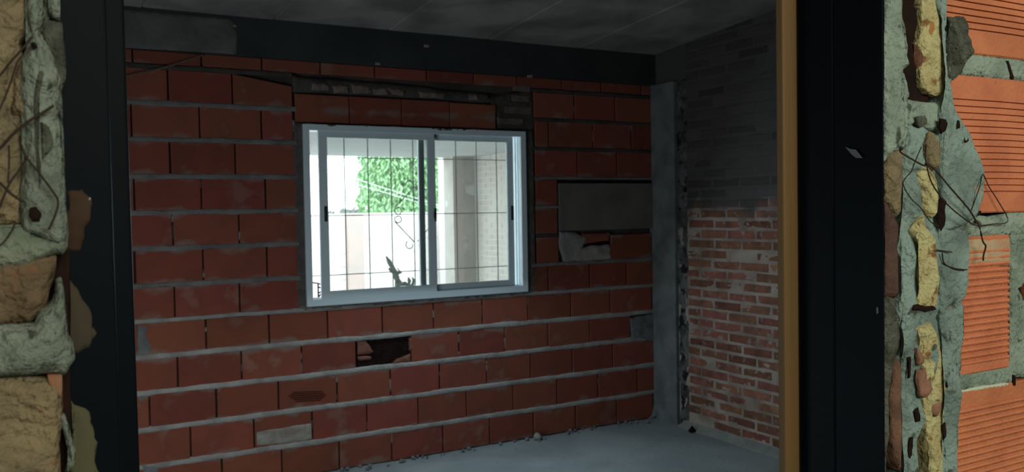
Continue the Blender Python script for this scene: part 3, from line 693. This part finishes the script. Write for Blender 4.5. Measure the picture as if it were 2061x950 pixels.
# jamb side of the doorway, right
L([(1776, -60), (1813, -60), (1813, 20), (1814, 60), (1819, 100), (1829, 130), (1814, 142), (1811, 170), (1812, 199), (1840, 203), (1880, 206), (1900, 210), (1912, 235), (1905, 270), (1890, 268), (1868, 262), (1850, 252), (1838, 250), (1820, 254), (1816, 300), (1796, 305), (1776, 330)], .005, MO_FG, Y=YN+.006, r=.008, res=.006, seed=5, big=.004)
L([(1808, -60), (1868, -60), (1868, 212), (1808, 212)], .001, CAV, Y=YN+.0095, r=.01, res=.010, seed=6, big=.002, name='cavity_wall')  # shallow recess; near-black colour gives it the shade of a deep hole
L([(1836, 85), (1850, 92), (1856, 130), (1846, 150), (1836, 125)], .006, mat('rusty_brick_edge', (.12, .055, .035), .95, .1, mottle=(.06, .03, .02), mscale=60, bump=.8), Y=YN+.0085, r=.006, res=.006, skirt=.003, name='brick_chip')
L([(1842, -40), (1856, -40), (1852, 12), (1846, 20), (1839, 10)], .006, TAN, Y=YN+.0085, r=.006, res=.006, skirt=.003, name='brick_chip')
L([(1856, -60), (1884, -60), (1880, -5), (1884, 25), (1896, 55), (1899, 90), (1902, 130), (1905, 165), (1899, 190), (1884, 194), (1865, 188), (1855, 175), (1849, 140), (1851, 108), (1845, 92), (1852, 62), (1853, 25)], .005, YEL, Y=YN+.004, r=.010, res=.005, seed=7, big=.003, skirt=.007, name='brick_core')
L([(1871, 42), (1878, 42), (1880, 60), (1872, 78), (1866, 70)], .003, mat('ember_orange_spot', (.30, .13, .05), .95, .1), Y=YN-.0005, r=.004, res=.005, skirt=.002, name='brick_chip')
L([(1880, -60), (1902, -60), (1901, 40), (1905, 120), (1906, 160), (1918, 215), (1945, 260), (1962, 300), (1978, 345), (1976, 400), (1960, 440), (1925, 460), (1895, 470), (1890, 300), (1888, 240), (1895, 200), (1903, 165), (1900, 100), (1896, 50), (1884, 20)], .006, MO_FG2, Y=YN+.001, r=.008, res=.007, seed=8, big=.005)
L([(1901, 33), (1931, 32), (1933, 60), (1939, 75), (1938, 100), (1942, 118), (1932, 150), (1916, 162), (1906, 160), (1903, 120), (1901, 80)], .009, MO_FG_DK, Y=YN, r=.007, res=.004, seed=9, big=.010, rough=.005, edge=.004)
# smeared left ends of the second and third brick
L([(1948, 330), (1972, 345), (1978, 372), (1976, 398), (1968, 428), (1945, 432), (1940, 380)], .002, mat('pinkish_mortar_smear', (.27, .21, .16), .95, .1, mottle=(.22, .22, .18), mscale=40, bump=.6), Y=YN-.001, r=.02, res=.008, seed=10)
L([(1948, 478), (2031, 476), (2033, 505), (2032, 535), (1990, 532), (1968, 530), (1944, 536), (1944, 505)], .0015, mat('pale_smear', (.38, .28, .18), .95, .1, mottle=(.36, .20, .12), mscale=30, bump=.6), Y=YN+.0012, r=.006, res=.008, seed=11, rough=.0008)
L([(1888, 455), (1945, 468), (1948, 500), (1945, 540), (1944, 570), (1938, 600), (1925, 616), (1898, 622), (1905, 660), (1908, 700), (1925, 740), (1932, 790), (1926, 850), (1922, 900), (1920, 1000), (1890, 1000), (1895, 850), (1892, 700), (1888, 600)], .006, MO_FG2, Y=YN+.001, r=.008, res=.007, seed=12, big=.005)
# middle band of the broken jamb
L([(1816, 300), (1820, 250), (1850, 250), (1872, 266), (1894, 262), (1900, 300), (1895, 420), (1893, 520), (1888, 640), (1878, 640), (1850, 640), (1838, 700), (1832, 760), (1842, 860), (1850, 1000), (1812, 1000), (1814, 900), (1812, 760), (1812, 720), (1818, 690), (1806, 620), (1812, 590), (1810, 520), (1806, 500), (1812, 440), (1814, 380)], .006, MO_FG2, Y=YN+.008, r=.010, res=.008, seed=13, big=.008)
L([(1779, 330), (1796, 262), (1812, 250), (1816, 300), (1814, 380), (1812, 430), (1800, 440), (1786, 410), (1779, 400)], .005, TAN, Y=YN+.010, r=.010, res=.007, seed=14, big=.004, name='brick_core')
L([(1780, 400), (1795, 430), (1809, 450), (1806, 500), (1811, 590), (1800, 600), (1780, 596)], .004, mat('reddish_brown_scar', (.10, .055, .04), .95, .1, mottle=(.06, .035, .03), mscale=30, bump=.7), Y=YN+.012, r=.01, res=.009, seed=15)
L([(1782, 590), (1800, 600), (1812, 640), (1818, 690), (1812, 700), (1800, 720), (1795, 760), (1790, 850), (1784, 900), (1779, 1000), (1778, 600)], .004, MO_FG_DK, Y=YN+.014, r=.01, res=.009, seed=16)
L([(1796, 735), (1806, 722), (1812, 740), (1811, 820), (1812, 900), (1811, 950), (1800, 930), (1792, 880), (1789, 800)], .006, mat('brown_scar', (.16, .085, .055), .95, .1, mottle=(.09, .05, .035), mscale=30, bump=.7), Y=YN+.010, r=.01, res=.008, seed=17)
# yellow pieces, middle and low
L([(1862, 268), (1872, 264), (1884, 280), (1890, 300), (1887, 335), (1876, 345), (1866, 335), (1858, 300)], .007, TAN, Y=YN+.001, r=.009, res=.005, seed=18, big=.005, name='brick_core')
L([(1838, 345), (1856, 332), (1872, 345), (1880, 362), (1884, 400), (1882, 430), (1874, 440), (1858, 430), (1852, 400), (1846, 375)], .008, YEL, Y=YN+.001, r=.010, res=.005, seed=19, big=.004, skirt=.008, name='brick_core')
L([(1834, 462), (1856, 430), (1860, 455), (1880, 478), (1882, 520), (1888, 560), (1884, 600), (1882, 618), (1856, 620), (1838, 615), (1850, 580), (1846, 530), (1850, 495)], .006, YEL, Y=YN+.002, r=.010, res=.005, seed=20, big=.006, name='brick_core')
L([(1846, 660), (1870, 648), (1882, 670), (1890, 705), (1898, 750), (1900, 790), (1898, 840), (1895, 880), (1897, 940), (1896, 1000), (1868, 1000), (1867, 920), (1860, 860), (1855, 800), (1852, 760), (1850, 710)], .006, YEL, Y=YN+.003, r=.010, res=.005, seed=21, big=.006, name='brick_core')
for pk in ([(1850, 745), (1862, 740), (1872, 762), (1878, 785), (1866, 800), (1852, 798), (1848, 770)], [(1876, 800), (1888, 802), (1896, 815), (1886, 838), (1878, 836), (1872, 818)], [(1846, 700), (1856, 712), (1860, 730), (1850, 735)]): L(pk, .002, mat('pink_brick_scar', (.26, .13, .09), .95, .1, mottle=(.15, .08, .05), mscale=50, bump=.8), Y=YN-.0015, r=.006, res=.005, seed=22, name='brick_chip', big=.003, edge=.004, skirt=.004)
L([(1840, 614), (1882, 618), (1884, 624), (1866, 627), (1838, 624)], .0005, CAV, Y=YN-.0020, r=.002, res=.004, name='crack', edge=.005, skirt=.0015)  # cracks are thin dark patches, their shade put in the colour
L([(1893, 398), (1905, 405), (1903, 440), (1895, 465), (1889, 450)], .001, CAV, Y=YN-.006, r=.002, res=.004, name='crack', edge=.005, skirt=.0015)
L([(1892, 238), (1905, 240), (1904, 262), (1895, 270), (1890, 258)], .001, CAV, Y=YN-.006, r=.002, res=.004, name='crack', edge=.005, skirt=.0015)
L([(1843, 235), (1862, 232), (1866, 248), (1856, 256), (1845, 250)], .001, MO_FG_DK, Y=YN-.002, r=.002, res=.004, name='crack', edge=.005, skirt=.0015)
for c in ([(1926, 243), (1931, 243), (1932, 258), (1927, 260)], [(1940, 272), (1946, 272), (1950, 284), (1941, 287)], [(1827, 720), (1833, 718), (1832, 760), (1828, 762)], [(1834, 880), (1838, 880), (1838, 928), (1831, 930)], [(1840, 828), (1848, 820), (1852, 848), (1844, 850)], [(1903, 765), (1912, 775), (1918, 785), (1906, 782)], [(1897, 855), (1903, 850), (1904, 880), (1899, 886)], [(2026, 122), (2030, 122), (2040, 160), (2034, 156)], [(2038, 754), (2043, 756), (2044, 776), (2039, 776)]):
    L(c, .001, CAV, Y=YN-(.0045 if c[0][0] > 1880 and c[0][0] < 1960 else .0 if c[0][0] > 1960 else -.0015), r=.002, res=.004, name='crack', edge=.005, skirt=.0015)
L([(1940, 426), (1975, 424), (1972, 434), (1945, 437)], .001, CAV, Y=YN-.001, r=.003, res=.006, name='crack')

# --- left side of the doorway
MO_L = mat('left_mortar_dimmed', (.20, .225, .185), .95, .1, mottle=(.12, .14, .115), mscale=26, spots=(.05, .055, .045), sscale=70, sthr=.62, bump=1, bscale=120)  # foreground mortar darkened: the weaker light on this side painted in
L([(-260, -60), (52, -60), (52, 18), (60, 68), (46, 82), (40, 110), (24, 160), (20, 230), (45, 250), (48, 340), (44, 400), (46, 455), (-260, 455)], .010, TAN, Y=YN+.008, r=.010, res=.0065, seed=31, big=.008, name='brick')
L([(50, -60), (86, -60), (84, 10), (92, 22), (85, 60), (74, 66), (88, 80), (100, 95), (108, 115), (110, 125), (120, 150), (122, 165), (116, 190), (108, 203), (112, 215), (118, 240), (119, 270), (124, 320), (130, 370), (133, 410), (137, 450), (136, 490), (118, 500), (80, 480), (44, 470), (44, 350), (50, 290), (46, 230), (38, 190), (42, 120), (62, 76), (54, 40)], .010, MO_L, Y=YN+.002, r=.009, res=.005, seed=32, big=.007)
L([(78, 130), (92, 150), (80, 185), (76, 230), (78, 300), (84, 360), (79, 380), (74, 330), (71, 240), (72, 170)], .001, MO_FG_DK, Y=YN-.0105, r=.006, res=.005, name='crack')
L([(82, 245), (98, 255), (108, 290), (100, 305), (86, 320)], .001, MO_FG_DK, Y=YN-.0110, r=.008, res=.005, name='crack')
L([(60, 418), (72, 415), (84, 430), (80, 445), (66, 445), (58, 432)], .001, CAV, Y=YN-.0120, r=.005, res=.005, name='crack')
L([(62, 86), (70, 84), (76, 94), (68, 98)], .001, CAV, Y=YN-.0130, r=.005, res=.005, name='crack')
L([(97, -40), (119, -40), (121, 20), (121, 38), (108, 38), (97, 30)], .006, MO_L, Y=YN+.016, r=.005, res=.006, seed=33)
L([(84, -60), (99, -60), (96, 40), (126, 44), (130, 90), (133, 160), (122, 200), (100, 140), (84, 80)], .004, MO_FG_DK, Y=YN+.020, r=.006, res=.008, seed=34)
L([(-260, 450), (40, 452), (70, 470), (100, 480), (136, 476), (137, 500), (128, 512), (112, 512), (90, 520), (60, 535), (0, 545), (-260, 545)], .011, mat('greenish_left_mortar', (.20, .225, .17), .95, .1, mottle=(.12, .14, .105), mscale=25, bump=.9, bscale=120), Y=YN+.002, r=.010, res=.006, seed=35, big=.006)
L([(-260, 535), (30, 520), (80, 512), (114, 514), (108, 560), (97, 605), (90, 625), (62, 650), (10, 656), (-260, 660)], .010, mat('brown_left_brick', (.165, .115, .07), .95, .1, mottle=(.11, .075, .045), mscale=25, spots=(.20, .08, .04), sscale=40, sthr=.64, bump=.9, bscale=120), Y=YN+.004, r=.010, res=.006, seed=36, big=.005, name='brick')
L([(-260, 655), (20, 652), (70, 650), (74, 632), (100, 612), (112, 590), (114, 565), (124, 560), (130, 590), (132, 640), (136, 668), (148, 690), (151, 722), (140, 738), (128, 757), (118, 752), (70, 756), (-260, 770)], .012, MO_L, Y=YN-.001, r=.010, res=.005, seed=37, big=.009)
L([(-260, 765), (30, 756), (125, 757), (126, 800), (121, 850), (119, 1010), (-260, 1010)], .012, TAN, Y=YN+.002, r=.006, res=.006, seed=38, big=.005, name='brick')
L([(96, 757), (125, 757), (124, 800), (112, 795), (100, 775)], .001, mat('red_brick_tint', (.24, .09, .05), .95, .1, mottle=(.20, .12, .07), mscale=50), Y=YN-.0105, r=.012, res=.006, name='brick_chip')
L([(124, 836), (132, 840), (142, 870), (152, 905), (150, 935), (138, 950), (134, 990), (128, 990), (140, 930), (133, 890), (124, 860)], .006, MO_L, Y=YN+.010, r=.004, res=.005, seed=39)
L([(118, 500), (140, 500), (140, 1000), (118, 1000), (90, 640)], .001, CAV, Y=YN+.026, r=.01, res=.02, name='cavity_wall')
# further left face of the wall, beyond the frame edge
boxo('mortar_face', -3.2, -.1, YN+.004, YN+.03, -.05, 3.2, MO_FG, wf)
boxo('mortar_face', 1.73, 4.3, YN+.006, YN+.03, -.05, 3.2, MO_FG, wf)
boxo('mortar_face', 0.918, 1.76, YN+.012, YN+.03, 1.98, 3.2, MO_FG, wf); boxo('mortar_face', .918, 1.76, YN+.012, YN+.03, -.05, 1.15, MO_FG, wf)
boxo('mortar_face', -.11, .03, YN+.006, YN+.03, 1.86, 3.2, MO_FG, wf); boxo('mortar_face', -.11, .03, YN+.006, YN+.03, -.05, 1.22, MO_FG, wf)

# --- steel door frame and timber strip
d1 = struct(empty('door_1', (0, 0, 0)), 'black steel door frame with a timber strip')
def slanted(name, xt0, xt1, xb0, xb1, y0, y1, m, bev=.003):
    "post whose left and right edges lean: x at z 1.83 (top of view) and z 1.25 (bottom of view)"
    bm = bmesh.new(); zt, zb = 1.83, 1.25; ex = lambda a, b, z: b+(a-b)*(z-zb)/(zt-zb)
    Z0, Z1 = -.02, 2.10
    q = [(ex(xt0, xb0, Z0), Z0), (ex(xt1, xb1, Z0), Z0), (ex(xt1, xb1, Z1), Z1), (ex(xt0, xb0, Z1), Z1)]
    A = [bm.verts.new((x, y0, z)) for x, z in q]; Bq = [bm.verts.new((x, y1, z)) for x, z in q]
    bm.faces.new(A); bm.faces.new(Bq[::-1])
    for k in range(4): bm.faces.new((A[k], Bq[k], Bq[(k+1) % 4], A[(k+1) % 4]))
    bmesh.ops.bevel(bm, geom=[e for e in bm.edges if abs(e.verts[0].co.z-e.verts[1].co.z) > 1], offset=bev, segments=3, affect='EDGES', profile=.5)
    return fin(name, bm, m, d1, smooth=False)
Y1 = YN+.030; Y2 = YI-.03
slanted('jamb', -.06, at(222-9, 0, Y1)[0], -.06, at(245, 950, Y1)[0], Y1, YI, STEEL, .0022)
slanted('jamb_stop', 0, at(249, 0, Y2)[0], 0, at(283, 950, Y2)[0], Y2, YI+.01, STEEL, .003)
# right jamb: face towards the opening at X .919
bm = bmesh.new(); box(bm, .919, .9215, YN+.002, YI-.040, -.02, 2.12, .0006); box(bm, .9200, .975, YN+.034, YI-.040, -.02, 2.12, .001); fin('jamb', bm, STEEL, d1)
boxo('jamb_stop', .9165, .93, YN+.075, YI-.04, -.02, 2.10, STEEL, d1, .001)
boxo('timber_strip', .8915, .96, -DC+.834, -DC+.846, -.02, 2.06, WOOD, d1, .002)
boxo('head', -.03, .97, YN+.030, YI, 2.06, 2.12, STEEL, d1, .002)
# masonry splashes on the left jamb
SPL = [([(136, 385), (165, 382), (184, 400), (182, 440), (170, 480), (160, 505), (138, 505)], mat('brown_splash', (.035, .018, .012), .95, .1, mottle=(.05, .03, .02), mscale=40)),
       ([(140, 560), (160, 590), (185, 635), (195, 670), (178, 700), (150, 712), (136, 690)], mat('tan_splash', (.05, .040, .027), .95, .1, mottle=(.05, .04, .03), mscale=40)),
       ([(143, 806), (160, 818), (182, 850), (196, 890), (205, 960), (205, 1000), (150, 1000), (150, 900)], mat('olive_splash', (.075, .073, .043), .95, .1, mottle=(.08, .07, .04), mscale=40))]
for px, mm in SPL: plump('mortar_smear', px, Y1, .0025, mm, d1, r=.014, res=.005, edge=.007, skirt=.002, rough=.001)
plump('mortar_smear', [(178, 399), (182, 397), (183, 402), (179, 404)], Y1-.001, .003, LIME, d1, r=.002, res=.003, skirt=.002)
# small pale fleck on the right jamb (lies on the face X = .919)
def flat_x(pts, x, t, name, m):
    bm = bmesh.new(); ps = []
    for px, py in pts:
        d = FW+RT*((px-1030.5)/F)+UP*((475-py)/F); p = CP+d*(x/d.x); ps.append(p)
    A = [bm.verts.new(p) for p in ps]; Bq = [bm.verts.new(p+Vector((-t, 0, 0))) for p in ps]
    bm.faces.new(A); bm.faces.new(Bq[::-1])
    for k in range(len(ps)): bm.faces.new((A[k], Bq[k], Bq[(k+1) % len(ps)], A[(k+1) % len(ps)]))
    return fin(name, bm, m, d1)
flat_x([(1702, 296), (1712, 300), (1722, 301), (1736, 318), (1724, 318), (1716, 312)], .9165, .0008, 'paint_fleck', mat('paint_fleck', (.10, .11, .12), .8, .2))
flat_x([(1764, 620), (1767, 618), (1768, 630), (1765, 632)], .9185, .0008, 'paint_fleck', MATS['paint_fleck'])

# --- wires
def wire(px, Y, r, label, off=.012, parent=None, n=5):
    pts = [(at(x, y, Y-off)[0], Y-off+.002*math.sin(i*1.7), at(x, y, Y-off)[1]) for i, (x, y) in enumerate(px)]
    bm = bmesh.new(); tube(bm, smoothpts(pts, n), r, 7); o = fin('wire' if label else 'strand', bm, WIRE, parent, smooth=True)
    if label: thing(o, label, 'wire', None)
    return o
SR = lambda l, oy: [(1770+x/3.958, oy+y/3.958) for x, y in l]
w = wire(SR([(172, 262), (180, 300), (260, 360), (340, 408), (400, 408), (460, 450), (560, 590), (700, 750), (780, 850), (800, 890), (812, 1010), (845, 1050), (842, 1120), (826, 1165)], 230), YN, .0011, 'thick dark wire sagging from the black jamb to the joint below the second orange brick', .016)
wire(SR([(372, 238), (378, 330), (376, 420), (385, 490), (430, 560), (500, 660), (560, 745), (680, 840), (760, 878), (800, 888)], 230), YN, .0009, 'second dark wire running below the thick one over the yellow chunk', .018)
wire(SR([(795, 888), (900, 876), (1020, 852), (940, 700), (880, 580), (832, 478), (790, 580), (725, 765)], 230), YN, .0007, 'thin rusty wire bent into a triangle on the grooved orange brick', .006)
wire(SR([(335, 260), (290, 390), (250, 458), (200, 505), (195, 560), (260, 670), (320, 745), (395, 850), (470, 890)], 230), YN, .0007, 'thin wire looping down beside the black jamb and over the green mortar', .012)
wire(SR([(455, 170), (520, 178), (575, 188)], 460), YN, .0008, 'short wire stub in the grey mortar left of the third brick', .008)
wire(SR([(500, 195), (530, 280), (600, 318), (685, 328)], 460), YN, .0009, 'short curved wire pressed in the mortar just below the short stub', .008)
for q in ((1865, 331), (1964, 446), (1814, 299)):
    bm = bmesh.new(); x, z = at(*q, YN-.016); bmesh.ops.create_icosphere(bm, subdivisions=2, radius=.0026, matrix=Matrix.Translation((x, YN-.016, z)))
    fin('twist', bm, WIRE, w, smooth=True)
for px, r, lab in (([(-30, 172), (0, 150), (22, 124), (46, 98), (64, 74)], .0010, 'topmost dark wire crossing the tan brick on the far left'),
               ([(-10, 240), (8, 200), (20, 170), (34, 128), (44, 112)], .0008, 'steep wire hanging below the topmost wire on the far left'),
               ([(-30, 320), (0, 298), (26, 270), (60, 243), (84, 228), (108, 212)], .0013, 'thick wire slanting up over the left grey mortar'),
               ([(38, 280), (46, 300), (54, 318), (78, 348), (104, 382), (117, 404), (112, 430), (98, 462)], .0010, 'wire curving down over the left mortar like a hook'),
               ([(56, 314), (40, 340), (20, 368), (6, 400), (-10, 440)], .0010, 'wire running down left from the knot on the left mortar'),
               ([(-20, 350), (4, 372), (22, 390), (46, 406)], .0012, 'short thick wire crossing the lower tan brick on the left'),
               ([(18, 292), (18, 330), (16, 368)], .0008, 'short vertical wire on the tan brick left of the mortar'),
               ([(-20, 505), (5, 490), (24, 464), (30, 450)], .0008, 'short wire end in the greenish mortar at the left edge')):
    wire(px, YN, r*.78, lab, .017)

# --- the hall where the photographer stands
hall = struct(empty('hall_shell', (0, 0, 0)), 'bare hall behind the camera')
HM = mat('hall_plaster', (.30, .29, .26), .95, .1, mottle=(.24, .23, .2), mscale=2)
boxo('hall_floor', -3.2, 4.3, -8.6, YI, -.25, -.02, HM, hall); boxo('hall_ceiling', -3.2, 4.3, -8.6, YN+.1, 2.9, 3.2, HM, hall)
boxo('hall_side', -3.4, -3.2, -8.6, YN+.1, -.1, 3.2, HM, hall); boxo('hall_side', 4.3, 4.5, -8.6, YN+.1, -.1, 3.2, HM, hall); boxo('hall_end', -3.4, 4.5, -8.8, -8.6, -.1, 3.2, HM, hall)
